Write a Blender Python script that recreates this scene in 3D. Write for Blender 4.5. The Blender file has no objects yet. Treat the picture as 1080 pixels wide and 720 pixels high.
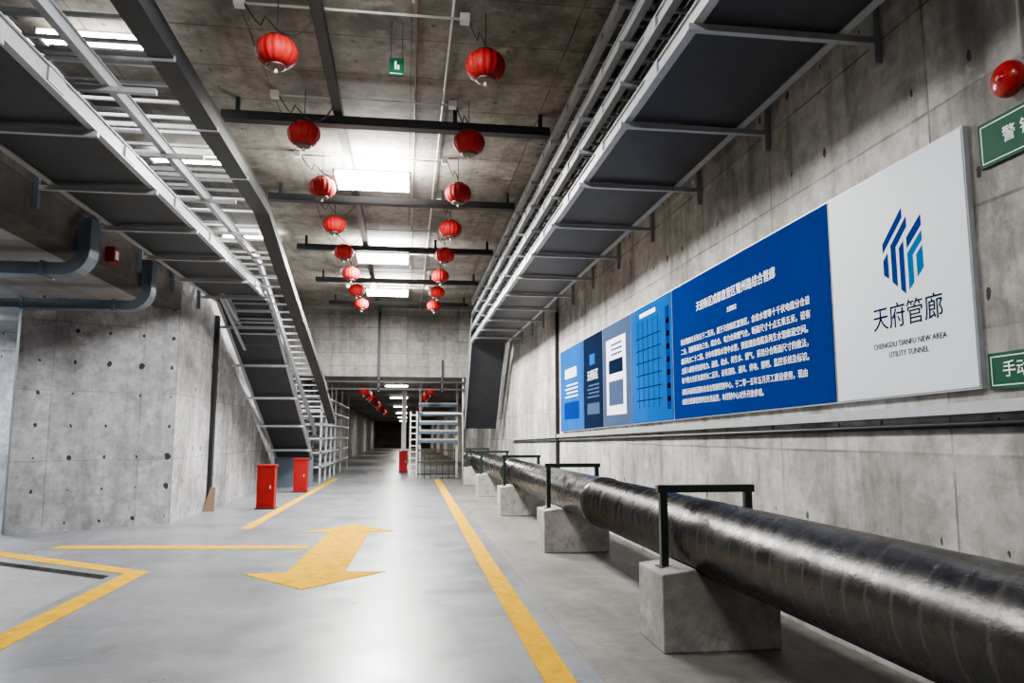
import bpy, bmesh, math, random
from mathutils import Vector, Matrix
random.seed(4)
scene = bpy.context.scene
COL = scene.collection

# ------------------------------------------------------------------ materials
def newmat(name):
    m = bpy.data.materials.new(name); m.use_nodes = True
    nt = m.node_tree
    return m, nt, nt.nodes["Principled BSDF"]

def N(nt, t, **kw):
    n = nt.nodes.new(t)
    for k, v in kw.items():
        setattr(n, k, v)
    return n

def plain(name, col, rough=0.5, metal=0.0, noise=0.12, nscale=6.0, bump=0.0, emit=None, estr=0.0, coat=0.0, spec=0.5):
    m, nt, b = newmat(name)
    b.inputs['Roughness'].default_value = rough
    b.inputs['Metallic'].default_value = metal
    b.inputs['Coat Weight'].default_value = coat
    b.inputs['Specular IOR Level'].default_value = spec
    geo = N(nt, 'ShaderNodeNewGeometry')
    no = N(nt, 'ShaderNodeTexNoise'); no.inputs['Scale'].default_value = nscale; no.inputs['Detail'].default_value = 6
    nt.links.new(geo.outputs['Position'], no.inputs['Vector'])
    mx = N(nt, 'ShaderNodeMix', data_type='RGBA')
    mx.inputs[6].default_value = (*[c*(1-noise*1.6) for c in col], 1)
    mx.inputs[7].default_value = (*[min(1, c*(1+noise*1.6)) for c in col], 1)
    nt.links.new(no.outputs['Fac'], mx.inputs[0])
    nt.links.new(mx.outputs[2], b.inputs['Base Color'])
    if bump:
        bp = N(nt, 'ShaderNodeBump'); bp.inputs['Strength'].default_value = bump; bp.inputs['Distance'].default_value = 0.01
        nt.links.new(no.outputs['Fac'], bp.inputs['Height']); nt.links.new(bp.outputs[0], b.inputs['Normal'])
    if emit:
        b.inputs['Emission Color'].default_value = (*emit, 1)
        b.inputs['Emission Strength'].default_value = estr
    return m

def math_n(nt, op, a, b=None, c=None):
    n = N(nt, 'ShaderNodeMath', operation=op)
    for i, v in enumerate((a, b, c)):
        if v is None: continue
        if isinstance(v, (int, float)): n.inputs[i].default_value = v
        else: nt.links.new(v, n.inputs[i])
    return n.outputs[0]

def mixc(nt, fac, a, b, mode='MIX'):
    n = N(nt, 'ShaderNodeMix', data_type='RGBA', blend_type=mode)
    if isinstance(fac, (int, float)): n.inputs[0].default_value = fac
    else: nt.links.new(fac, n.inputs[0])
    for i, v in ((6, a), (7, b)):
        if isinstance(v, tuple): n.inputs[i].default_value = (*v, 1)
        else: nt.links.new(v, n.inputs[i])
    return n.outputs[2]

def concrete(name, base, dark, axes='YZ', panel=(1.8, 0.9), holes=0.0, hole_sp=(0.6, 0.6), line=0.5,
             rough=0.8, stain=0.6, spec=0.3, streak=0.4, fine=0.25, bump=0.3, hsize=0.04, rvar=0.0, tint=0.22):
    m, nt, b = newmat(name)
    L = nt.links
    geo = N(nt, 'ShaderNodeNewGeometry')
    sp = N(nt, 'ShaderNodeSeparateXYZ'); L.new(geo.outputs['Position'], sp.inputs[0])
    ax = {'X': 0, 'Y': 1, 'Z': 2}
    u = sp.outputs[ax[axes[0]]]; v = sp.outputs[ax[axes[1]]]
    def noise(vec, s, d=6, r=0.6):
        n = N(nt, 'ShaderNodeTexNoise'); n.inputs['Scale'].default_value = s
        n.inputs['Detail'].default_value = d; n.inputs['Roughness'].default_value = r
        L.new(vec, n.inputs['Vector']); return n.outputs['Fac']
    def ramp(f, lo, hi, a=0.0, b_=1.0):
        n = N(nt, 'ShaderNodeMapRange'); n.inputs[1].default_value = lo; n.inputs[2].default_value = hi
        n.inputs[3].default_value = a; n.inputs[4].default_value = b_
        n.clamp = True; L.new(f, n.inputs[0]); return n.outputs[0]
    pos = geo.outputs['Position']
    n1 = ramp(noise(pos, 0.6, 8, 0.65), 0.42, 0.62)
    col = mixc(nt, math_n(nt, 'MULTIPLY', n1, stain), base, dark)
    cb = N(nt, 'ShaderNodeCombineXYZ')
    L.new(math_n(nt, 'MULTIPLY', u, 3.2), cb.inputs[0]); L.new(math_n(nt, 'MULTIPLY', v, 0.35), cb.inputs[1])
    n2 = ramp(noise(cb.outputs[0], 1.0, 6, 0.65), 0.48, 0.70)
    col = mixc(nt, math_n(nt, 'MULTIPLY', n2, streak), col, tuple(c*0.7 for c in dark))
    n3 = ramp(noise(pos, 6.0, 10, 0.75), 0.42, 0.68)
    col = mixc(nt, math_n(nt, 'MULTIPLY', n3, fine), col, tuple(c*0.6 for c in dark))
    n4 = ramp(noise(pos, 2.2, 8, 0.7), 0.55, 0.68)
    col = mixc(nt, math_n(nt, 'MULTIPLY', n4, fine*0.8), col, tuple(min(0.85, c*1.35) for c in base))
    height = noise(pos, 14.0, 8, 0.65)
    uv = N(nt, 'ShaderNodeCombineXYZ'); L.new(u, uv.inputs[0]); L.new(v, uv.inputs[1])
    if line:
        br = N(nt, 'ShaderNodeTexBrick'); br.offset = 0.0; br.squash = 1.0
        br.inputs['Scale'].default_value = 1.0
        br.inputs['Brick Width'].default_value = panel[0]; br.inputs['Row Height'].default_value = panel[1]
        br.inputs['Mortar Size'].default_value = 0.012; br.inputs['Mortar Smooth'].default_value = 0.3
        br.inputs['Color1'].default_value = (0, 0, 0, 1); br.inputs['Color2'].default_value = (1, 1, 1, 1)
        br.inputs['Mortar'].default_value = (0.5, 0.5, 0.5, 1)
        w = noise(pos, 1.3, 2)
        wv = N(nt, 'ShaderNodeVectorMath', operation='ADD')
        cw = N(nt, 'ShaderNodeCombineXYZ')
        ww = math_n(nt, 'MULTIPLY', w, 0.03)
        L.new(ww, cw.inputs[0]); L.new(ww, cw.inputs[1])
        L.new(uv.outputs[0], wv.inputs[0]); L.new(cw.outputs[0], wv.inputs[1])
        L.new(wv.outputs[0], br.inputs['Vector'])
        col = mixc(nt, tint*line*1.5, col, br.outputs['Color'], 'OVERLAY')
        brk = ramp(noise(pos, 1.7, 4), 0.35, 0.6, 0.3, 1.0)
        col = mixc(nt, math_n(nt, 'MULTIPLY', math_n(nt, 'MULTIPLY', br.outputs['Fac'], line), brk), col, tuple(c*0.3 for c in dark))
    if holes:
        cells = []
        for (s, off) in ((u, 0.0), (v, 0.0)):
            sc = hole_sp[0] if s is u else hole_sp[1]
            q = math_n(nt, 'FRACT', math_n(nt, 'ADD', math_n(nt, 'DIVIDE', s, sc), 100.25))
            cells.append(math_n(nt, 'MULTIPLY', math_n(nt, 'SUBTRACT', q, 0.5), sc))
        wob = math_n(nt, 'MULTIPLY', math_n(nt, 'SUBTRACT', noise(pos, 9.0, 3), 0.5), 0.09)
        d2 = math_n(nt, 'ADD', math_n(nt, 'POWER', math_n(nt, 'ABSOLUTE', math_n(nt, 'ADD', cells[0], wob)), 2.0),
                    math_n(nt, 'POWER', math_n(nt, 'ABSOLUTE', math_n(nt, 'MULTIPLY', cells[1], 0.6)), 2.0))
        d = math_n(nt, 'SQRT', d2)
        sz = ramp(noise(pos, 1.1, 2), 0.36, 0.66, 0.0, hsize)
        hm = math_n(nt, 'LESS_THAN', d, sz)
        col = mixc(nt, math_n(nt, 'MULTIPLY', hm, holes), col, (0.008, 0.007, 0.006))
    L.new(col, b.inputs['Base Color'])
    if rvar:
        L.new(ramp(noise(pos, 1.5, 8, 0.7), 0.3, 0.7, rough-rvar, rough+rvar), b.inputs['Roughness'])
    else:
        b.inputs['Roughness'].default_value = rough
    b.inputs['Specular IOR Level'].default_value = spec
    bp = N(nt, 'ShaderNodeBump'); bp.inputs['Strength'].default_value = bump; bp.inputs['Distance'].default_value = 0.015
    L.new(height, bp.inputs['Height']); L.new(bp.outputs[0], b.inputs['Normal'])
    return m

M = {}
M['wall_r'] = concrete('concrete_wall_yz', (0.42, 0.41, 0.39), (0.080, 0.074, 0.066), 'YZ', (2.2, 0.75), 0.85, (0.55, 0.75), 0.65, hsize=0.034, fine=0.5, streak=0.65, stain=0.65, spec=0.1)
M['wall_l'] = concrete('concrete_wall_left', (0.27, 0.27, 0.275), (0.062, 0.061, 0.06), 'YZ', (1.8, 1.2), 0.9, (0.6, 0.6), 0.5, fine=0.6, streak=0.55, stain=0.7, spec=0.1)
M['wall_f'] = concrete('concrete_wall_front', (0.29, 0.297, 0.31), (0.080, 0.081, 0.085), 'XZ', (1.2, 1.2), 0.95, (0.45, 0.55), 0.45, hsize=0.042, fine=0.6, streak=0.5, stain=0.7, spec=0.1)
M['header'] = concrete('concrete_header', (0.20, 0.193, 0.178), (0.07, 0.066, 0.06), 'XZ', (1.8, 0.45), 0.2, (0.6, 0.6), 0.7, fine=0.5, streak=0.6, spec=0.1)
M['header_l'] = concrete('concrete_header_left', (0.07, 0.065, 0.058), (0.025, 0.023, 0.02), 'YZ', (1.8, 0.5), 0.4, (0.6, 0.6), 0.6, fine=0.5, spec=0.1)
M['ceil'] = concrete('concrete_ceiling', (0.20, 0.183, 0.158), (0.055, 0.049, 0.041), 'XY', (1.8, 0.92), 0.6, (0.9, 0.46), 0.8, stain=0.9, streak=0.6, fine=0.6, hsize=0.03, tint=0.12, spec=0.1)
M['floor'] = concrete('polished_road', (0.118, 0.123, 0.132), (0.070, 0.073, 0.079), 'XY', (6.0, 6.0), 0, line=0.25, rough=0.33, spec=0.26, streak=0.25, fine=0.4, bump=0.03, rvar=0.08, stain=0.85)
M['strip'] = concrete('rough_strip', (0.10, 0.093, 0.083), (0.030, 0.028, 0.025), 'XY', (3.0, 3.0), 0, line=0.3, rough=0.6, streak=0.55, fine=0.6, spec=0.2)
M['recess'] = concrete('recess_concrete', (0.12, 0.12, 0.12), (0.055, 0.055, 0.053), 'XY', (3.0, 3.0), 0, line=0.2, rough=0.6, streak=0.3, fine=0.5)
M['block'] = concrete('support_block_concrete', (0.25, 0.24, 0.225), (0.10, 0.095, 0.087), 'YZ', (1.8, 0.9), 0, line=0, fine=0.7, bump=0.6, spec=0.1)
M['steel'] = plain('galvanised_steel', (0.30, 0.32, 0.34), 0.42, 0.3, 0.15, 9)
M['steel_shaded'] = plain('galvanised_cover_shaded', (0.018, 0.020, 0.023), 0.5, 0.1, 0.25, 3, spec=0.2)  # dark tray cover, with the shade under the trays put into its colour
M['dark'] = plain('dark_painted_strut', (0.009, 0.010, 0.011), 0.5, 0.1, 0.1, spec=0.2)
M['duct'] = plain('grey_duct', (0.055, 0.075, 0.10), 0.4, 0.2, 0.1, spec=0.3)
M['red'] = plain('red_lantern_cloth', (0.17, 0.0003, 0.0012), 0.6, 0, 0.1, 12, spec=0.12)
M['redbox'] = plain('red_enamel', (0.14, 0.0006, 0.0016), 0.5, 0, 0.08, spec=0.1)
M['redbell'] = plain('red_bell', (0.22, 0.001, 0.002), 0.25, 0, 0.05, coat=0.15, spec=0.2)
M['blackred'] = plain('lantern_cap', (0.03, 0.001, 0.001), 0.5, 0, 0.1)
M['tassel'] = plain('tassel', (0.4, 0.32, 0.24), 0.6, 0, 0.1)
M['cord'] = plain('black_cord', (0.006, 0.006, 0.006), 0.6, 0, 0)
M['green'] = plain('green_sign', (0.0, 0.045, 0.02), 0.5, 0, 0.04, spec=0.05)
M['greenhoop'] = plain('dark_green_frame', (0.004, 0.010, 0.007), 0.4, 0.1, 0.15, spec=0.25)
M['white'] = plain('white_panel', (0.54, 0.60, 0.66), 0.4, 0, 0.02, 1, spec=0.1)
M['whitepipe'] = plain('white_conduit', (0.42, 0.42, 0.41), 0.5, 0, 0.05)
M['bluep'] = plain('blue_panel', (0.0, 0.014, 0.120), 0.4, 0, 0.15, 0.6, spec=0.0)
M['bluep2'] = plain('light_blue_panel', (0.0, 0.055, 0.24), 0.4, 0, 0.2, 1, spec=0.0)
M['bluep3'] = plain('slate_panel', (0.03, 0.05, 0.10), 0.4, 0, 0.1, 1, spec=0.0)
M['navy'] = plain('navy_panel', (0.003, 0.007, 0.02), 0.4, 0, 0.2, 2, spec=0.0)
M['ink'] = plain('navy_ink', (0.001, 0.006, 0.03), 0.5, 0, 0, spec=0.0)
M['logoblue'] = plain('logo_blue', (0.0, 0.018, 0.14), 0.4, 0, 0, spec=0.0)
M['logolight'] = plain('logo_light', (0.001, 0.09, 0.26), 0.4, 0, 0, spec=0.0)
M['txtw'] = plain('white_ink', (0.72, 0.75, 0.8), 0.5, 0, 0)
M['blue'] = plain('blue_grey_tray', (0.03, 0.07, 0.13), 0.4, 0.2, 0.15)
M['wood'] = plain('brown_board', (0.07, 0.035, 0.015), 0.7, 0, 0.2)
M['lamp'] = plain('lamp_tube', (1, 1, 1), 0.5, 0, 0, emit=(1.0, 0.98, 0.95), estr=90)
M['soffit'] = concrete('side_ceiling', (0.22, 0.235, 0.26), (0.12, 0.10, 0.085), 'XY', (1.8, 0.9), 0, line=0.5)

# yellow paint, worn
m, nt, b = newmat('yellow_road_paint')
geo = N(nt, 'ShaderNodeNewGeometry'); no = N(nt, 'ShaderNodeTexNoise'); no.inputs['Scale'].default_value = 5; no.inputs['Detail'].default_value = 9
no.inputs['Roughness'].default_value = 0.7
nt.links.new(geo.outputs['Position'], no.inputs['Vector'])
mr = N(nt, 'ShaderNodeMapRange'); mr.inputs[1].default_value = 0.48; mr.inputs[2].default_value = 0.70
nt.links.new(no.outputs['Fac'], mr.inputs[0])
c = mixc(nt, mr.outputs[0], (0.37, 0.197, 0.0), (0.22, 0.128, 0.006))
nt.links.new(c, b.inputs['Base Color']); b.inputs['Roughness'].default_value = 0.7; b.inputs['Specular IOR Level'].default_value = 0.0
M['yellow'] = m

# wrapped black pipe: overlapping helical tape
m, nt, b = newmat('black_wrapped_pipe')
L = nt.links
geo = N(nt, 'ShaderNodeNewGeometry'); sp = N(nt, 'ShaderNodeSeparateXYZ'); L.new(geo.outputs['Position'], sp.inputs[0])
ang = math_n(nt, 'ARCTAN2', math_n(nt, 'SUBTRACT', sp.outputs[2], 0.80), math_n(nt, 'SUBTRACT', sp.outputs[0], 2.42))
no = N(nt, 'ShaderNodeTexNoise'); no.inputs['Scale'].default_value = 5; no.inputs['Detail'].default_value = 8; no.inputs['Roughness'].default_value = 0.62
L.new(geo.outputs['Position'], no.inputs['Vector'])
hel = math_n(nt, 'FRACT', math_n(nt, 'ADD', math_n(nt, 'DIVIDE', sp.outputs[1], 0.19),
      math_n(nt, 'ADD', math_n(nt, 'MULTIPLY', math_n(nt, 'DIVIDE', ang, 2*math.pi), 2.0),
             math_n(nt, 'ADD', math_n(nt, 'MULTIPLY', no.outputs['Fac'], 0.25), 50.0))))
edge = math_n(nt, 'GREATER_THAN', hel, 0.88)
c = mixc(nt, no.outputs['Fac'], (0.001, 0.001, 0.001), (0.006, 0.0055, 0.005))
c = mixc(nt, math_n(nt, 'MULTIPLY', edge, 0.6), c, (0.022, 0.020, 0.019))
L.new(c, b.inputs['Base Color'])
rr = N(nt, 'ShaderNodeMapRange'); rr.inputs[1].default_value = 0.35; rr.inputs[2].default_value = 0.65; rr.inputs[3].default_value = 0.2; rr.inputs[4].default_value = 0.36
L.new(no.outputs['Fac'], rr.inputs[0]); L.new(rr.outputs[0], b.inputs['Roughness'])
b.inputs['Specular IOR Level'].default_value = 0.055
bp = N(nt, 'ShaderNodeBump'); bp.inputs['Strength'].default_value = 0.6; bp.inputs['Distance'].default_value = 0.010
L.new(math_n(nt, 'ADD', hel, math_n(nt, 'MULTIPLY', no.outputs['Fac'], 0.8)), bp.inputs['Height']); L.new(bp.outputs[0], b.inputs['Normal'])
M['pipe'] = m

# ------------------------------------------------------------------ mesh builder
X = Vector((1, 0, 0)); Y = Vector((0, 1, 0)); Z = Vector((0, 0, 1))
class MB:
    def __init__(s): s.bm = bmesh.new(); s.mats = []
    def mi(s, k):
        if k not in s.mats: s.mats.append(k)
        return s.mats.index(k)
    def face(s, vs, k, smooth=False):
        try: f = s.bm.faces.new(vs)
        except ValueError: return
        f.material_index = s.mi(k); f.smooth = smooth
    def hexa(s, c, k):
        v = [s.bm.verts.new(p) for p in c]
        for q in ((0, 3, 2, 1), (4, 5, 6, 7), (0, 1, 5, 4), (1, 2, 6, 5), (2, 3, 7, 6), (3, 0, 4, 7)):
            s.face([v[i] for i in q], k)
    def box(s, x0, x1, y0, y1, z0, z1, k):
        s.hexa([(x0, y0, z0), (x1, y0, z0), (x1, y1, z0), (x0, y1, z0), (x0, y0, z1), (x1, y0, z1), (x1, y1, z1), (x0, y1, z1)], k)
    def beam(s, p0, p1, w, h, k, side=None):
        p0 = Vector(p0); p1 = Vector(p1); d = (p1-p0).normalized()
        if side is None:
            side = d.cross(Z)
            side = side.normalized() if side.length > 1e-4 else X
        side = Vector(side); up = side.cross(d).normalized()
        a = side*w/2; b2 = up*h/2
        s.hexa([p0-a-b2, p0+a-b2, p1+a-b2, p1-a-b2, p0-a+b2, p0+a+b2, p1+a+b2, p1-a+b2], k)
    def prism(s, pts, z0, z1, k, ks=None):
        lo = [s.bm.verts.new((p[0], p[1], z0)) for p in pts]; hi = [s.bm.verts.new((p[0], p[1], z1)) for p in pts]
        s.face(hi, k); s.face(lo[::-1], k)
        n = len(pts)
        for i in range(n): s.face([lo[i], lo[(i+1) % n], hi[(i+1) % n], hi[i]], ks or k)
    def sweep(s, pts, w, h, k, side, closed=True):
        rings = []; side = Vector(side)
        pts = [Vector(p) for p in pts]
        for i, p in enumerate(pts):
            t = (pts[min(i+1, len(pts)-1)]-pts[max(i-1, 0)]).normalized()
            up = side.cross(t).normalized()
            rings.append([s.bm.verts.new(p+side*w/2*a+up*h/2*b_) for a, b_ in ((-1, -1), (1, -1), (1, 1), (-1, 1))])
        for r0, r1 in zip(rings, rings[1:]):
            for j in range(4): s.face([r0[j], r0[(j+1) % 4], r1[(j+1) % 4], r1[j]], k)
        s.face(rings[0][::-1], k); s.face(rings[-1], k)
    def tube(s, pts, r, k, n=10):
        pts = [Vector(p) for p in pts]; rings = []
        for i, p in enumerate(pts):
            t = (pts[min(i+1, len(pts)-1)]-pts[max(i-1, 0)]).normalized()
            a = t.cross(Z)
            a = a.normalized() if a.length > 1e-3 else X
            b_ = t.cross(a).normalized()
            rr = r[i] if isinstance(r, (list, tuple)) else r
            rings.append([s.bm.verts.new(p+a*rr*math.cos(2*math.pi*j/n)+b_*rr*math.sin(2*math.pi*j/n)) for j in range(n)])
        for r0, r1 in zip(rings, rings[1:]):
            for j in range(n): s.face([r0[j], r0[(j+1) % n], r1[(j+1) % n], r1[j]], k, True)
        s.face(rings[0][::-1], k); s.face(rings[-1], k)
    def lathe(s, prof, c, k, n=32, axis='Z', rib=0, ribd=0.0):
        rings = []
        for r, h in prof:
            ring = []
            for j in range(n):
                a = 2*math.pi*j/n
                rr = r*(1-ribd*(0.5+0.5*math.cos(rib*a))) if rib else r
                if axis == 'Z': p = (c[0]+rr*math.cos(a), c[1]+rr*math.sin(a), c[2]+h)
                else: p = (c[0]-h, c[1]+rr*math.cos(a), c[2]+rr*math.sin(a))
                ring.append(s.bm.verts.new(p))
            rings.append(ring)
        for r0, r1 in zip(rings, rings[1:]):
            for j in range(n): s.face([r0[j], r0[(j+1) % n], r1[(j+1) % n], r1[j]], k, True)
        s.face(rings[0][::-1], k); s.face(rings[-1], k)
    def mesh(s, name):
        bmesh.ops.recalc_face_normals(s.bm, faces=s.bm.faces)
        me = bpy.data.meshes.new(name); s.bm.to_mesh(me); s.bm.free()
        for k in s.mats: me.materials.append(M[k])
        return me
    def obj(s, name, parent=None, bevel=0):
        o = bpy.data.objects.new(name, s.mesh(name)); COL.objects.link(o)
        if parent: o.parent = parent
        if bevel:
            bv = o.modifiers.new('bevel', 'BEVEL'); bv.width = bevel; bv.segments = 2; bv.limit_method = 'ANGLE'
        return o

def one_box(name, *a, bevel=0):
    mb = MB(); mb.box(*a); return mb.obj(name, bevel=bevel)

WR = 3.4; WL = -4.3; CZ = 6.1; YH = 26.8; LZ = 3.67; YE = 115

# ------------------------------------------------------------------ room shell
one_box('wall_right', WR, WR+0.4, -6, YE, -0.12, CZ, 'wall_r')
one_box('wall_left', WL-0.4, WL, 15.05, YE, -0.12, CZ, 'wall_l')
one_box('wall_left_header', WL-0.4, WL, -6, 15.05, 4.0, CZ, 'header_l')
mb = MB(); mb.prism([(-4.32, 15.05), (-6.45, 13.65), (-6.62, 13.92), (-4.7, 15.4)][::-1], -0.12, 4.0, 'wall_f'); mb.obj('wall_side_room_corner')
one_box('wall_side_room_far', -12, -4.7, 19.0, 19.3, -0.12, 4.0, 'wall_f')
one_box('wall_side_room_left', -12.3, -12, -6, 19.3, -0.12, 4.0, 'wall_l')
one_box('ceiling_side_room', -12.3, WL-0.4, -6, 19.3, 4.0, 4.3, 'soffit')
one_box('wall_back', -12.3, WR+0.4, -6.3, -6, -0.12, CZ, 'header')
one_box('ceiling', WL-0.4, WR+0.4, -6, YH+0.5, CZ, CZ+0.3, 'ceil')
one_box('wall_header_end', WL, WR, YH, YH+0.5, LZ, CZ, 'header')
one_box('ceiling_low', WL, WR, YH+0.5, YE, LZ, LZ+0.3, 'ceil')
one_box('wall_far_end', WL, WR, YE, YE+0.3, -0.12, LZ+0.3, 'header')
mb = MB()
mb.prism([(1.32, -6), (1.32, YE), (-12, YE), (-12, 15.7), (-3.37, 9.6), (-3.45, -6)], -0.045, 0.0, 'floor', 'strip')
mb.obj('floor')
one_box('floor_base', -12.3, WR+0.4, -6, YE, -0.3, -0.045, 'recess')
one_box('floor_pipe_strip', 1.335, WR, -6, YE, -0.045, -0.015, 'strip')

# ------------------------------------------------------------------ road paint
def polyline(name, pts, w):
    mb = MB(); L_ = []; R_ = []
    pts = [Vector((p[0], p[1], 0)) for p in pts]
    for i, p in enumerate(pts):
        if 0 < i < len(pts)-1:
            d1 = (p-pts[i-1]).normalized(); d2 = (pts[i+1]-p).normalized()
            n1 = d1.cross(Z); n2 = d2.cross(Z); n = (n1+n2).normalized(); n = n/ max(0.3, n.dot(n1))
        elif i == 0: n = (pts[1]-p).normalized().cross(Z)
        else: n = (p-pts[i-1]).normalized().cross(Z)
        L_.append(p+n*w/2); R_.append(p-n*w/2)
    mb.prism([tuple(q) for q in L_+R_[::-1]], 0.0, 0.005, 'yellow')
    return mb.obj(name)
polyline('yellow_lane_line', [(1.0, -4), (1.05, 10), (1.18, 29.0)], 0.21)
polyline('yellow_lane_line', [(-2.74, 14.0), (-2.62, 30)], 0.19)
polyline('yellow_lane_line', [(-5.9, 11.85), (-3.12, 9.75), (-3.12, -4)], 0.24)
polyline('yellow_stop_line', [(-5.0, 12.1), (-1.36, 11.6)], 0.32)
mb = MB()
ca = Vector((-1.03, 9.5, 0)); cb_ = Vector((-0.92, 13.3, 0)); d = (cb_-ca).normalized(); n = Vector((d.y, -d.x, 0))
ar = [ca-d*1.05, ca+n*0.82-d*0.05, ca+n*0.34, cb_+n*0.34, cb_+n*0.75+d*0.05, cb_+d*1.2, cb_-n*0.75+d*0.05, cb_-n*0.34, ca-n*0.34, ca-n*0.82-d*0.05]
mb.prism([tuple(p) for p in ar], 0.0, 0.006, 'yellow'); mb.obj('yellow_road_arrow')

# ------------------------------------------------------------------ black pipe, supports and hoops
mb = MB()
ys = [-5]; rs = [0.29]
for j in range(0, 4):
    yj = 1.2+j*8
    ys += [yj-0.14, yj-0.12, yj+0.12, yj+0.14]; rs += [0.29, 0.305, 0.305, 0.29]
ys += [29.0]; rs += [0.29]
mb.tube([(2.42, y, 0.80) for y in ys], rs, 'pipe', 64)
mb.obj('black_water_pipe')
for y in (1.0, 6.0, 11.0, 16.0, 21.0, 26.0):
    mb = MB()
    prof = [(1.94, -0.015), (2.88, -0.015), (2.88, 0.56)]
    for a in range(-45, -136, -10):
        aa = math.radians(a); prof.append((2.42+0.292*math.cos(aa), 0.80+0.292*math.sin(aa)))
    prof += [(1.94, 0.56)]
    v0 = [mb.bm.verts.new((p[0], y-0.3, p[1])) for p in prof]; v1 = [mb.bm.verts.new((p[0], y+0.3, p[1])) for p in prof]
    mb.face(v0, 'block'); mb.face(v1[::-1], 'block')
    for i in range(len(prof)):
        j = (i+1) % len(prof); mb.face([v0[i], v0[j], v1[j], v1[i]], 'block')
    mb.obj('concrete_pipe_support', bevel=0.012)
    mb = MB()
    mb.box(2.03, 2.09, y-0.03, y+0.03, 0.56, 1.21, 'greenhoop')
    mb.box(2.75, 2.81, y-0.03, y+0.03, 0.56, 1.21, 'greenhoop')
    mb.box(2.01, 2.83, y-0.035, y+0.035, 1.15, 1.21, 'greenhoop')
    mb.box(2.00, 2.12, y-0.07, y+0.07, 0.56, 0.575, 'greenhoop')
    mb.box(2.72, 2.84, y-0.07, y+0.07, 0.56, 0.575, 'greenhoop')
    mb.obj('green_pipe_hoop_frame', bevel=0.004)

# ------------------------------------------------------------------ right cable trays
mb = MB()
levels = (4.57, 4.97, 5.37, 5.77)
for li, z in enumerate(levels):
    y_end = 23.8-li*0.1
    for x in (2.0, 3.1):
        mb.beam((x, -5, z), (x, y_end, z), 0.03, 0.12, 'steel')
        mb.beam((x, -5, z+0.06), (x, y_end, z+0.06), 0.07, 0.012, 'steel')
        mb.beam((x, -5, z-0.06), (x, y_end, z-0.06), 0.07, 0.012, 'steel')
    if li == 0:
        mb.box(2.0, 3.1, -5, y_end, z-0.05, z-0.035, 'steel_shaded')
    else:
        y = -5
        while y < y_end:
            mb.box(2.0, 3.1, y, y+0.04, z-0.03, z, 'steel'); y += 0.4
        for cx in (2.2, 2.32, 2.44, 2.56, 2.68, 2.8, 2.92):
            mb.tube([(cx, -5, z+0.035), (cx, y_end, z+0.035)], 0.045, 'cord', 8)
    y = -3.75
    while y < 23.5:
        mb.box(1.93, WR-0.005, y-0.025, y+0.025, z-0.115, z-0.066, 'steel')
        mb.box(1.965, 1.985, y-0.95, y-0.65, z-0.05, z+0.05, 'steel')
        y += 1.72
y = -3.75
while y < 23.5:
    mb.box(WR-0.055, WR-0.005, y-0.03, y+0.03, 4.3, 6.05, 'steel'); y += 1.72
for z, ye in ((4.57, 23.8), (5.37, 23.6)):
    e = (26.3, 1.9) if z < 5 else (26.6, 2.6)
    mb.beam((2.0, ye, z), (2.0, e[0], e[1]), 0.03, 0.14, 'steel'); mb.beam((3.1, ye, z), (3.1, e[0], e[1]), 0.03, 0.14, 'steel')
    mb.beam((2.55, ye, z-0.03), (2.55, e[0], e[1]-0.03), 1.1, 0.015, 'steel_shaded')
mb.obj('cable_tray_rack')

# ------------------------------------------------------------------ left cable trays
mb = MB()
A = [(-5, 4.57), (17, 4.57), (25.4, 0.95)]
B = [(-5, 5.0), (15, 5.0), (25.4, 1.7)]
C = [(-5, 5.45), (12.6, 5.42), (16, 4.6), (21.8, 3.3), (25.6, 2.2)]
def tray(path, x0, x1, rung, rk='steel', h=0.13, plate=None):
    for (ya, za), (yb, zb) in zip(path, path[1:]):
        for x in (x0, x1):
            mb.beam((x, ya, za), (x, yb, zb), 0.03, h, rk)
            mb.beam((x, ya, za+h/2), (x, yb, zb+h/2), 0.07, 0.012, rk)
            mb.beam((x, ya, za-h/2), (x, yb, zb-h/2), 0.07, 0.012, rk)
        if plate:
            mb.beam(((x0+x1)/2, ya, za-0.045), ((x0+x1)/2, yb, zb-0.045), x1-x0, 0.012, plate)
        if rung:
            L_ = math.hypot(yb-ya, zb-za); k = int(L_/rung)
            for i in range(k):
                t = (i+0.5)/k; y = ya+(yb-ya)*t; z = za+(zb-za)*t
                mb.box(x0, x1, y-0.02, y+0.02, z-0.04, z-0.005, 'steel')
tray(A, -4.1, -3.0, 0, plate='steel_shaded', h=0.16)
tray(B, -3.9, -2.9, 0.6)
tray(C, -3.8, -2.5, 0.45)
for (ya, za), (yb, zb) in zip(C, C[1:]):
    mb.beam((-2.42, ya, za), (-2.42, yb, zb), 0.10, 0.34, 'dark')
    mb.beam((-2.42, ya, za-0.10), (-2.42, yb, zb-0.10), 0.24, 0.16, 'dark')
y = 0.4
while y < 16.5:
    mb.box(WL+0.005, -2.95, y-0.025, y+0.025, 4.57-0.145, 4.57-0.09, 'steel')
    mb.box(WL+0.005, -2.45, y-0.03, y+0.03, 4.88, 4.93, 'steel')
    if y < 12.4: mb.box(WL+0.005, -2.3, y-0.03, y+0.03, 5.24, 5.29, 'steel')
    mb.box(WL+0.005, WL+0.055, y-0.03, y+0.03, 4.2, 6.0, 'duct')
    mb.box(-2.985, -2.965, y-1.0, y-0.7, 4.51, 4.63, 'steel')
    y += 1.75
for k in range(5):
    t = (k+0.5)/5; y = 17+8.4*t; z = 4.57-3.62*t
    mb.box(WL+0.005, -2.95, y-0.03, y+0.03, z-0.17, z-0.11, 'steel')
mb.box(-4.15, -2.95, 25.3, 25.5, 0, 0.95, 'duct')
mb.obj('cable_tray_ladder')

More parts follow.
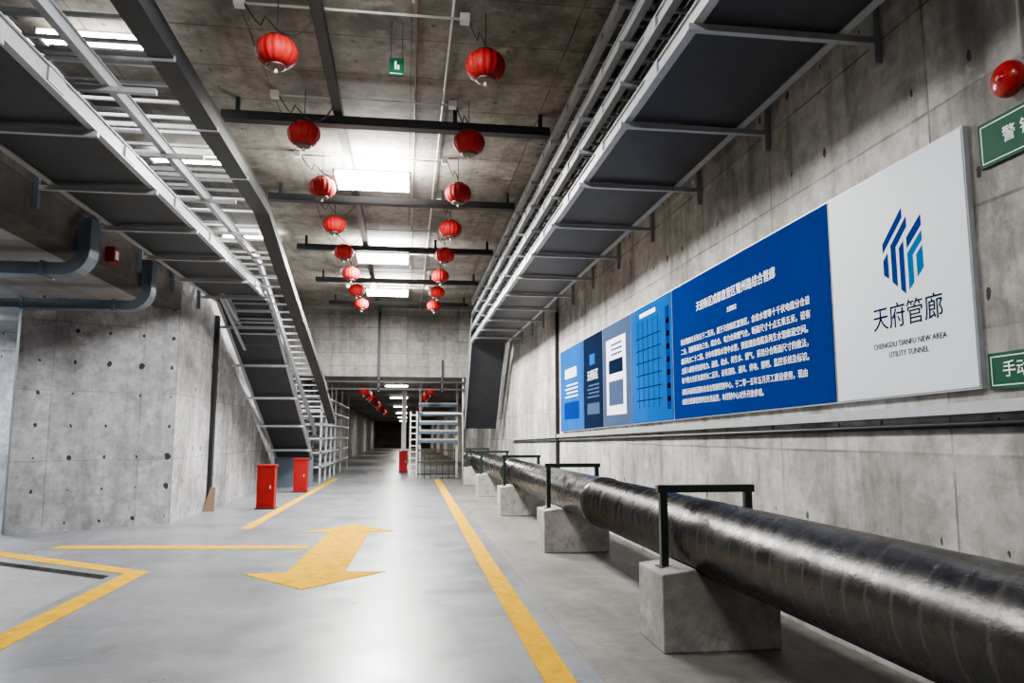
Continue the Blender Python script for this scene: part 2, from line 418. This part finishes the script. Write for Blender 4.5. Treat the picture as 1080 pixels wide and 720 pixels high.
def elbow_duct(y, x0, zt, zh, xe, w, h):
    mb = MB(); R = 0.26
    pts = [(x0, y, zt), (x0, y, zh+R+0.02)]
    for a in range(0, 91, 15):
        aa = math.radians(a); pts.append((x0-R+R*math.cos(aa), y, zh+R-R*math.sin(aa)))
    pts.append((xe, y, zh))
    mb.sweep(pts, w, h, 'duct', (0, 1, 0))
    for xx in (x0-R-0.25, x0-R-1.6): mb.box(xx, xx+0.05, y-w/2-0.02, y+w/2+0.02, zh-h/2-0.02, zh+h/2+0.02, 'duct')
    mb.box(xe-0.04, xe, y-w/2, y+w/2, zh, 3.995, 'duct')
    mb.obj('elbow_cable_duct', bevel=0.006)
elbow_duct(10.4, -4.17, 4.42, 3.74, -8.0, 0.3, 0.16)
elbow_duct(12.8, -4.17, 4.42, 3.68, -8.0, 0.26, 0.15)

# ------------------------------------------------------------------ ceiling struts
mb = MB()
mb.box(-1.04, -0.92, -5, YH-0.05, 5.90, 6.02, 'dark')
mb.box(-1.03, -0.93, YH-0.1, YH-0.005, LZ, 5.95, 'dark')
for y in (-0.5, 10.1, 13.6, 17.2, 20.8, 24.4):
    mb.box(-2.5, 1.93, y-0.08, y+0.08, 5.78, 5.90, 'dark')
    for x in (-2.3, -0.98, 0.6, 1.8): mb.box(x-0.03, x+0.03, y-0.03, y+0.03, 5.90, CZ-0.002, 'dark')
mb.obj('ceiling_support_struts')
mb = MB()
for x in (0.05, 0.42): mb.tube([(x, -5, CZ-0.03), (x, YH-0.1, CZ-0.03)], 0.014, 'whitepipe' if x > 0.3 else 'wood', 8)
mb.obj('ceiling_conduit')

# ------------------------------------------------------------------ lanterns
def lantern_mesh(cord):
    mb = MB()
    prof = []
    for i in range(13):
        t = -1+2*i/12; a = t*math.pi/2*0.80
        prof.append((0.215*math.cos(a)**0.65, 0.145*math.sin(a)/math.sin(math.pi/2*0.8)))
    mb.lathe(prof, (0, 0, 0), 'red', 96, rib=16, ribd=0.05)
    mb.lathe([(0.095, 0.14), (0.10, 0.145), (0.10, 0.165), (0.08, 0.17)], (0, 0, 0), 'blackred', 24)
    mb.lathe([(0.08, -0.17), (0.10, -0.165), (0.10, -0.145), (0.095, -0.14)], (0, 0, 0), 'blackred', 24)
    mb.tube([(0, 0, 0.165), (0, 0, cord-0.003)], 0.006, 'cord', 6)
    mb.tube([(0, 0, -0.165), (0, 0, -0.18), (0, 0, -0.185), (0, 0, -0.225)], [0.004, 0.006, 0.016, 0.02], 'tassel', 10)
    return mb.mesh('lantern_mesh')
lm = lantern_mesh(CZ-5.5); lm2 = lantern_mesh(LZ-3.3)
def lantern(x, y, z, me):
    o = bpy.data.objects.new('red_lantern', me); COL.objects.link(o); o.location = (x, y, z)
    o.rotation_euler = (0, 0, random.uniform(0, 3))
for i in range(8):
    y = 7.6+2.15*i
    lantern(0.77, y, 5.5, lm); lantern(-1.38, y, 5.5, lm)
    mb = MB()
    mb.tube([(-1.75, y+0.05, CZ-0.06), (0.55, y+0.05, CZ-0.06)], 0.014, 'whitepipe', 8)
    for bx in (-1.78, 0.55): mb.box(bx-0.05, bx+0.05, y, y+0.1, CZ-0.10, CZ-0.01, 'whitepipe')
    for bx, lx in ((-1.73, -1.38), (0.6, 0.77)):
        pts = []
        for t in range(9):
            s = t/8; pts.append((bx+(lx-bx)*s, y+0.05*(1-s), CZ-0.06-0.30*s-0.10*math.sin(math.pi*s)+ (0.14*math.sin(math.pi*s) if s > .5 else 0)))
        mb.tube(pts, 0.009, 'cord', 6)
    pts = []
    for t in range(13):
        s = t/12; pts.append((-1.38+0.42*s, y, CZ-0.36+0.26*s-0.16*math.sin(math.pi*s)))
    mb.tube(pts, 0.008, 'cord', 6)
    mb.obj('lantern_wiring')
for i in range(13):
    lantern(0.85, 28.0+2.2*i, 3.25, lm2); lantern(-1.55, 28.0+2.2*i, 3.25, lm2)

# ------------------------------------------------------------------ lamps
def lamp(x, y, z, power=120, w=1.2, dp=0.5, col=(1, 0.97, 0.93), drop=0.25, up=0.25):
    mb = MB()
    nt_ = max(2, int(dp/0.14))
    mb.box(-w/2, w/2, -dp/2, dp/2, 0.0, 0.012, 'whitepipe')
    for i in range(nt_):
        o_ = -dp/2+0.06+(dp-0.12)*i/(nt_-1)
        mb.tube([(-w/2+0.02, o_, -0.03), (w/2-0.02, o_, -0.03)], 0.02, 'lamp', 8)
    for s in (-1, 1):
        mb.box(s*w/2-0.015, s*w/2+0.015, -dp/2, dp/2, -0.06, 0.012, 'whitepipe')
        mb.tube([(s*w/2*0.8, 0, 0.01), (s*w/2*0.8, 0, drop-0.002)], 0.008, 'whitepipe', 6)
    root = mb.obj('fluorescent_ceiling_lamp'); root.location = (x, y, z-drop)
    ld = bpy.data.lights.new('lamp_light', 'AREA'); ld.shape = 'RECTANGLE'; ld.size = w; ld.size_y = dp
    ld.energy = power; ld.color = col
    lo = bpy.data.objects.new('lamp_light', ld); COL.objects.link(lo); lo.parent = root; lo.location = (0, 0, -0.07)
    if up:
        ld = bpy.data.lights.new('lamp_uplight', 'AREA'); ld.shape = 'RECTANGLE'; ld.size = w; ld.size_y = dp
        ld.energy = power*up; ld.color = col
        lo = bpy.data.objects.new('lamp_uplight', ld); COL.objects.link(lo); lo.parent = root; lo.location = (0, 0, 0.02)
        lo.rotation_euler = (math.pi, 0, 0)
    return root
for y, p, up in ((-3.5, 90, .3), (1.2, 180, .3), (6.4, 360, .25), (12.2, 1600, .8), (17.7, 2600, .6), (22.0, 2600, .5)):
    lamp(-0.6, y, CZ, power=p, dp=0.9, w=1.2, up=up, drop=0.34, col=(1, 0.97, 0.93))
for y, p in ((2.0, 30), (8.5, 60), (12.2, 90), (17.0, 160)):
    lamp(-3.45, y, CZ, power=p, dp=0.3, drop=0.12, up=0.4)
for y in (30.5, 40, 52, 66, 82, 100):  # far row holds extra lamps, added to brighten the low tunnel
    lamp(-0.4, y, LZ, power=420, dp=0.3, w=0.9, drop=0.06, up=0, col=(1, 0.91, 0.76) if y > 50 else (1, 0.96, 0.91))
for x, y, p in ((-7.2, 9.5, 300), (-9.0, 16.3, 900), (-7.5, 2.0, 150)):
    lamp(x, y, 4.0, power=p, col=(0.84, 0.92, 1.0), dp=0.3, drop=0.1, up=0.15)

# ------------------------------------------------------------------ exhibition board on the right wall
TR = Matrix(((0, 0, -1), (-1, 0, 0), (0, 1, 0)))
def text(body, y, z, size, k, parent, name, x=WR-0.047, align='CENTER', sx=1.0):
    cu = bpy.data.curves.new(name, 'FONT'); cu.body = body; cu.size = size; cu.align_x = align; cu.align_y = 'CENTER'
    cu.extrude = 0.0008; cu.space_line = 1.25
    cu.materials.append(M[k])
    o = bpy.data.objects.new(name, cu); COL.objects.link(o)
    mt = TR.to_4x4() @ Matrix.Diagonal((sx, 1, 1, 1)); mt.translation = Vector((x, y, z)); o.matrix_world = mt
    o.parent = parent
    return o
def zb(y): return 1.88-(y-4.05)*0.0150
def zt(y): return 3.50-(y-4.05)*0.0050
XF = WR-0.045
def board(name, ya, yb, k, frame='steel'):
    mb = MB()
    def slab(x0, x1, y0, y1, e, kk):
        mb.hexa([(x0, y0, zb(y0)+e), (x1, y0, zb(y0)+e), (x1, y1, zb(y1)+e), (x0, y1, zb(y1)+e),
                 (x0, y0, zt(y0)-e), (x1, y0, zt(y0)-e), (x1, y1, zt(y1)-e), (x0, y1, zt(y1)-e)], kk)
    slab(XF+0.006, WR-0.003, ya, yb, 0, frame)
    slab(XF, XF+0.02, ya+0.012, yb-0.012, 0.012, k)
    return mb.obj(name)
def quad(mb, pts, k, x=XF-0.001):
    mb.face([mb.bm.verts.new((x, p[0], p[1])) for p in pts], k)
def rect(mb, ya, yb, za, zb_, k, x=XF-0.0015):
    mb.box(x, x+0.001, ya, yb, za, zb_, k)

b1 = board('logo_sign_board', 4.05, 5.56, 'white')
mb = MB()
def lg(poly, k): quad(mb, [(4.68-u*1.05, 2.87+v*1.0) for u, v in poly], k)
lg([(-0.20, 0.09), (0.02, 0.30), (0.02, 0.225), (-0.20, 0.02)], 'logoblue')
lg([(-0.20, -0.03), (-0.145, 0.02), (-0.145, -0.17), (-0.20, -0.135)], 'logoblue')
lg([(-0.115, 0.06), (0.06, 0.225), (0.06, 0.15), (-0.06, 0.035), (-0.06, -0.245), (-0.115, -0.20)], 'logoblue')
lg([(-0.03, 0.02), (0.02, 0.065), (0.02, -0.31), (-0.03, -0.27)], 'logoblue')
lg([(0.05, 0.075), (0.20, 0.20), (0.20, 0.12), (0.05, -0.005)], 'logoblue')
lg([(0.05, -0.035), (0.20, 0.09), (0.20, 0.02), (0.105, -0.06), (0.105, -0.245), (0.05, -0.29)], 'logolight')
lg([(0.135, -0.065), (0.20, -0.01), (0.20, -0.165), (0.135, -0.22)], 'logolight')
mb.obj('logo_mark', parent=b1)
text('天府管廊', 4.68, 2.42, 0.185, 'ink', b1, 'logo_title')
text('CHENGDU TIANFU NEW AREA', 4.68, 2.235, 0.054, 'ink', b1, 'logo_subtitle')
text('UTILITY TUNNEL', 4.68, 2.165, 0.054, 'ink', b1, 'logo_subtitle_2')

b2 = board('blue_information_board', 5.57, 9.25, 'bluep')
text('天府新区成都直管区蜀州路综合管廊', 7.45, 3.10, 0.122, 'txtw', b2, 'board_title')
text('主要概况', 7.45, 2.93, 0.06, 'txtw', b2, 'board_heading')
body = ["综合管廊全长约五千二百米，属于天府新区直管区，含给水管等十千伏电缆分仓设",
        "二仓，管廊断面为三仓，综合仓、电力仓和燃气仓，断面尺寸十点五乘五米，设有",
        "高压电力二十二回，分仓布置给水管中水管，预留通信线缆及再生水管廊道空间。",
        "主要入廊管线包括电力、通信、给水、再生水、燃气，采用分仓断面尺寸的做法，",
        "每个防火分区长度约为二百米，设有消防、通风、供电、照明、监控系统及标识。",
        "设有天府新区国际化综合管廊控制中心，于二零一五年五月开工建设使用，现由",
        "由综合管廊管理单位负责运营，本控制中心对外开放参观。"]
for i, s in enumerate(body):
    z = 2.74-i*0.118 - (0.02 if i > 4 else 0)
    text(s, 8.95, z, 0.080, 'txtw', b2, 'board_text_%d' % (i+1), align='LEFT', sx=1.06)

b3 = board('tunnel_map_board', 9.26, 11.07, 'bluep2')
mb = MB()
for i in range(6):
    rect(mb, 9.7, 10.8, 2.1+0.18*i, 2.115+0.18*i, 'ink')
for i in range(5):
    yy = 9.8+0.22*i; rect(mb, yy, yy+0.02, 2.0, 3.25, 'ink')
rect(mb, 9.35, 9.5, 1.95, 3.3, 'bluep'); rect(mb, 9.9, 10.6, 3.3, 3.36, 'txtw')
for i in range(7): rect(mb, 9.36, 9.48, 2.05+i*0.17, 2.12+i*0.17, 'txtw')
mb.obj('map_drawing', parent=b3)
b4 = board('exhibition_board', 11.08, 12.74, 'bluep3')
mb = MB(); rect(mb, 11.35, 12.5, 1.95, 3.2, 'txtw')
rect(mb, 11.5, 12.35, 2.1, 2.5, 'bluep3', XF-0.003); rect(mb, 11.5, 12.35, 2.62, 2.85, 'navy', XF-0.003)
for i in range(3): rect(mb, 11.55, 12.2, 2.92+0.08*i, 2.95+0.08*i, 'logoblue', XF-0.003)
mb.obj('board_graphic', parent=b4)
b5 = board('exhibition_board', 12.75, 14.2, 'navy')
mb = MB(); rect(mb, 13.0, 13.9, 2.0, 2.2, 'bluep3'); rect(mb, 13.3, 13.7, 2.9, 3.1, 'bluep2')
for i in range(4): rect(mb, 13.0, 13.9-0.1*(i % 2), 2.3+0.07*i, 2.33+0.07*i, 'bluep3')
mb.obj('board_graphic', parent=b5)
text('天府新区', 13.48, 2.7, 0.2, 'txtw', b5, 'board_caption')
b6 = board('exhibition_board', 14.21, 16.4, 'bluep2')
mb = MB(); rect(mb, 14.6, 16.0, 1.95, 2.3, 'bluep'); rect(mb, 14.8, 15.9, 2.8, 3.0, 'txtw')
for i in range(4): rect(mb, 14.7, 15.9-0.15*(i % 2), 2.4+0.08*i, 2.43+0.08*i, 'txtw')
mb.obj('board_graphic', parent=b6)

mb = MB()
W_ = WR-0.003
mb.hexa([(WR-0.07, -4, 1.84), (W_, -4, 1.84), (W_, 24, 1.48), (WR-0.07, 24, 1.48), (WR-0.07, -4, 1.91), (W_, -4, 1.91), (W_, 24, 1.55), (WR-0.07, 24, 1.55)], 'steel')
mb.tube([(WR-0.03, -4, 1.77), (WR-0.03, 24, 1.43)], 0.02, 'dark', 8)
o = mb.obj('wall_cable_trunking')

mb = MB(); mb.box(WR-0.08, W_, 16.75, 16.85, -0.015, 4.4, 'dark'); mb.obj('vertical_wall_conduit')
mb = MB(); mb.box(WL+0.003, WL+0.09, 17.6, 17.75, 0, 4.3, 'dark'); mb.obj('vertical_wall_conduit')
mb = MB(); mb.hexa([(WL+0.02, 17.3, 0), (WL+0.25, 17.3, 0), (WL+0.25, 17.33, 0), (WL+0.02, 17.33, 0),
                    (WL+0.1, 17.55, 0.5), (WL+0.2, 17.55, 0.5), (WL+0.2, 17.58, 0.5), (WL+0.1, 17.58, 0.5)], 'wood'); mb.obj('leaning_wood_board')

def sign(name, y0, y1, z0, z1, txt, ts):
    mb = MB(); mb.box(WR-0.02, W_, y0, y1, z0, z1, 'green')
    for (a, b_, c_, d_) in ((y0+0.02, y1-0.02, z0+0.02, z0+0.025), (y0+0.02, y1-0.02, z1-0.025, z1-0.02),
                            (y0+0.02, y0+0.025, z0+0.02, z1-0.02), (y1-0.025, y1-0.02, z0+0.02, z1-0.02)):
        mb.box(WR-0.021, WR-0.02, a, b_, c_, d_, 'txtw')
    o = mb.obj(name); text(txt, (y0+y1)/2, (z0+z1)/2, ts, 'txtw', o, 'sign_text', x=WR-0.022)
sign('green_alarm_bell_sign', 3.36, 3.95, 3.18, 3.45, '警 铃', 0.10)
sign('green_call_point_sign', 3.20, 4.01, 1.87, 2.08, '手动报警按钮', 0.10)
mb = MB()
mb.lathe([(0.06, 0.003), (0.06, 0.04), (0.10, 0.045), (0.105, 0.06), (0.10, 0.09), (0.085, 0.11), (0.05, 0.125), (0.015, 0.13), (0.015, 0.14)], (WR, 3.64, 3.60), 'redbell', 40, axis='X')
mb.tube([(WR-0.02, 3.58, 3.7), (WR-0.02, 3.58, CZ)], 0.012, 'whitepipe', 8)
mb.obj('red_fire_alarm_bell')
mb = MB(); mb.box(WL+0.003, WL+0.12, 11.3, 11.5, 4.08, 4.3, 'redbox'); mb.box(WL+0.12, WL+0.125, 11.34, 11.46, 4.13, 4.25, 'txtw'); mb.obj('fire_alarm_call_box', bevel=0.008)

mb = MB()
mb.box(-0.25, -0.09, 7.9, 7.92, 5.48, 5.68, 'green'); mb.box(-0.235, -0.105, 7.896, 7.9, 5.50, 5.505, 'txtw')
mb.box(-0.19, -0.17, 7.896, 7.9, 5.55, 5.64, 'txtw'); mb.box(-0.16, -0.14, 7.896, 7.9, 5.55, 5.60, 'txtw')
mb.tube([(-0.23, 7.91, 5.68), (-0.23, 7.91, CZ-0.002)], 0.004, 'cord', 6); mb.tube([(-0.11, 7.91, 5.68), (-0.11, 7.91, CZ-0.002)], 0.004, 'cord', 6)
mb.obj('hanging_exit_sign')

# ------------------------------------------------------------------ red barrier cabinets
def barrier(x, y):
    mb = MB()
    mb.box(x-0.19, x+0.19, y-0.15, y+0.15, 0.03, 0.93, 'redbox')
    mb.box(x-0.21, x+0.21, y-0.17, y+0.17, 0.93, 0.97, 'redbox')
    mb.box(x-0.22, x+0.22, y-0.18, y+0.18, 0.0, 0.03, 'dark')
    mb.box(x-0.14, x+0.14, y-0.156, y-0.15, 0.12, 0.82, 'redbox')
    mb.box(x+0.09, x+0.11, y-0.17, y-0.156, 0.45, 0.52, 'steel')
    mb.obj('red_gate_barrier_cabinet', bevel=0.01)
barrier(-3.06, 17.8); barrier(-2.99, 22.9); barrier(-0.1, 34.6)

# ------------------------------------------------------------------ far section
mb = MB()
for z in (1.35, 1.7, 2.05, 2.4, 2.75):
    mb.box(0.5, 2.0, 30, 30.6, z, z+0.12, 'blue'); mb.box(0.5, 2.0, 29.98, 30, z+0.1, z+0.16, 'whitepipe')
for x in (0.5, 1.95): mb.box(x, x+0.08, 30.2, 30.3, 0, LZ-0.003, 'steel')
mb.obj('stacked_cable_trays')
mb = MB()
for z in (0.15, 0.6, 1.05): mb.box(0.45, 1.9, 29.4, 29.45, z, z+0.05, 'dark')
for i in range(7): mb.box(0.47+0.23*i, 0.5+0.23*i, 29.41, 29.44, 0.006, 1.15, 'dark')
mb.obj('black_guard_fence')
mb = MB()
for x in (0.15, 0.42): mb.box(x, x+0.05, 31.5, 31.55, 0, 2.6, 'whitepipe')
for i in range(10): mb.box(0.2, 0.42, 31.51, 31.54, 0.2+0.25*i, 0.24+0.25*i, 'whitepipe')
mb.obj('white_wall_ladder')
mb = MB(); mb.box(-0.2, 0.0, 35.0, 35.2, 0, LZ-0.003, 'whitepipe'); mb.obj('white_support_column')
mb = MB()
for y in (27.6, 29.4, 31.2, 33, 36, 40):
    for x in (-3.9, -3.0): mb.box(x, x+0.06, y, y+0.06, 0, LZ-0.003, 'steel')
    for z in (0.5, 1.0, 1.5, 2.0, 2.5, 3.0): mb.box(-3.9, -2.9, y, y+0.05, z, z+0.05, 'steel')
for z in (0.5, 1.0, 1.5, 2.0, 2.5, 3.0):
    mb.box(-2.98, -2.92, 27.6, 40, z, z+0.07, 'steel')
    for x in (-3.7, -3.5, -3.3): mb.tube([(x, 27.6, z+0.09), (x, 40, z+0.09)], 0.04, 'cord', 8)
mb.obj('cable_shelf_rack')
mb = MB()
for z in (3.2, 3.45):
    mb.box(-3.2, 2.6, YH-0.12, YH-0.04, z, z+0.06, 'dark')
for x in (-3.1, -1.0, 1.2, 2.5): mb.box(x, x+0.06, YH-0.12, YH-0.04, z-0.3, LZ+0.6, 'dark')
mb.obj('header_strut_frame')
mb = MB(); mb.tube([(0.6, 26.9, 2.4), (1.9, 26.9, 2.4), (1.95, 26.9, 2.38), (1.98, 26.9, 2.3), (1.98, 26.9, -0.015)], 0.03, 'whitepipe'); mb.tube([(1.98, 26.9, 2.3), (1.98, 26.9, LZ)], 0.03, 'whitepipe'); mb.obj('white_service_pipe')

# ------------------------------------------------------------------ world + camera
w = bpy.data.worlds.new('World'); scene.world = w; w.use_nodes = True
w.node_tree.nodes['Background'].inputs[0].default_value = (0.5, 0.55, 0.6, 1); w.node_tree.nodes['Background'].inputs[1].default_value = 0.05
cam = bpy.data.cameras.new('camera'); cam.lens = 26.667; cam.sensor_width = 36; cam.clip_end = 300; cam.clip_start = 0.05
co = bpy.data.objects.new('camera', cam); COL.objects.link(co)
th = math.radians(7.9); ph = math.radians(7.125)
f = Vector((math.sin(th)*math.cos(ph), math.cos(th)*math.cos(ph), math.sin(ph)))
r = Vector((math.cos(th), -math.sin(th), 0)); u = r.cross(f)
mt = Matrix((r, u, -f)).transposed().to_4x4(); mt.translation = Vector((0, 0, 1.6)); co.matrix_world = mt
scene.camera = co
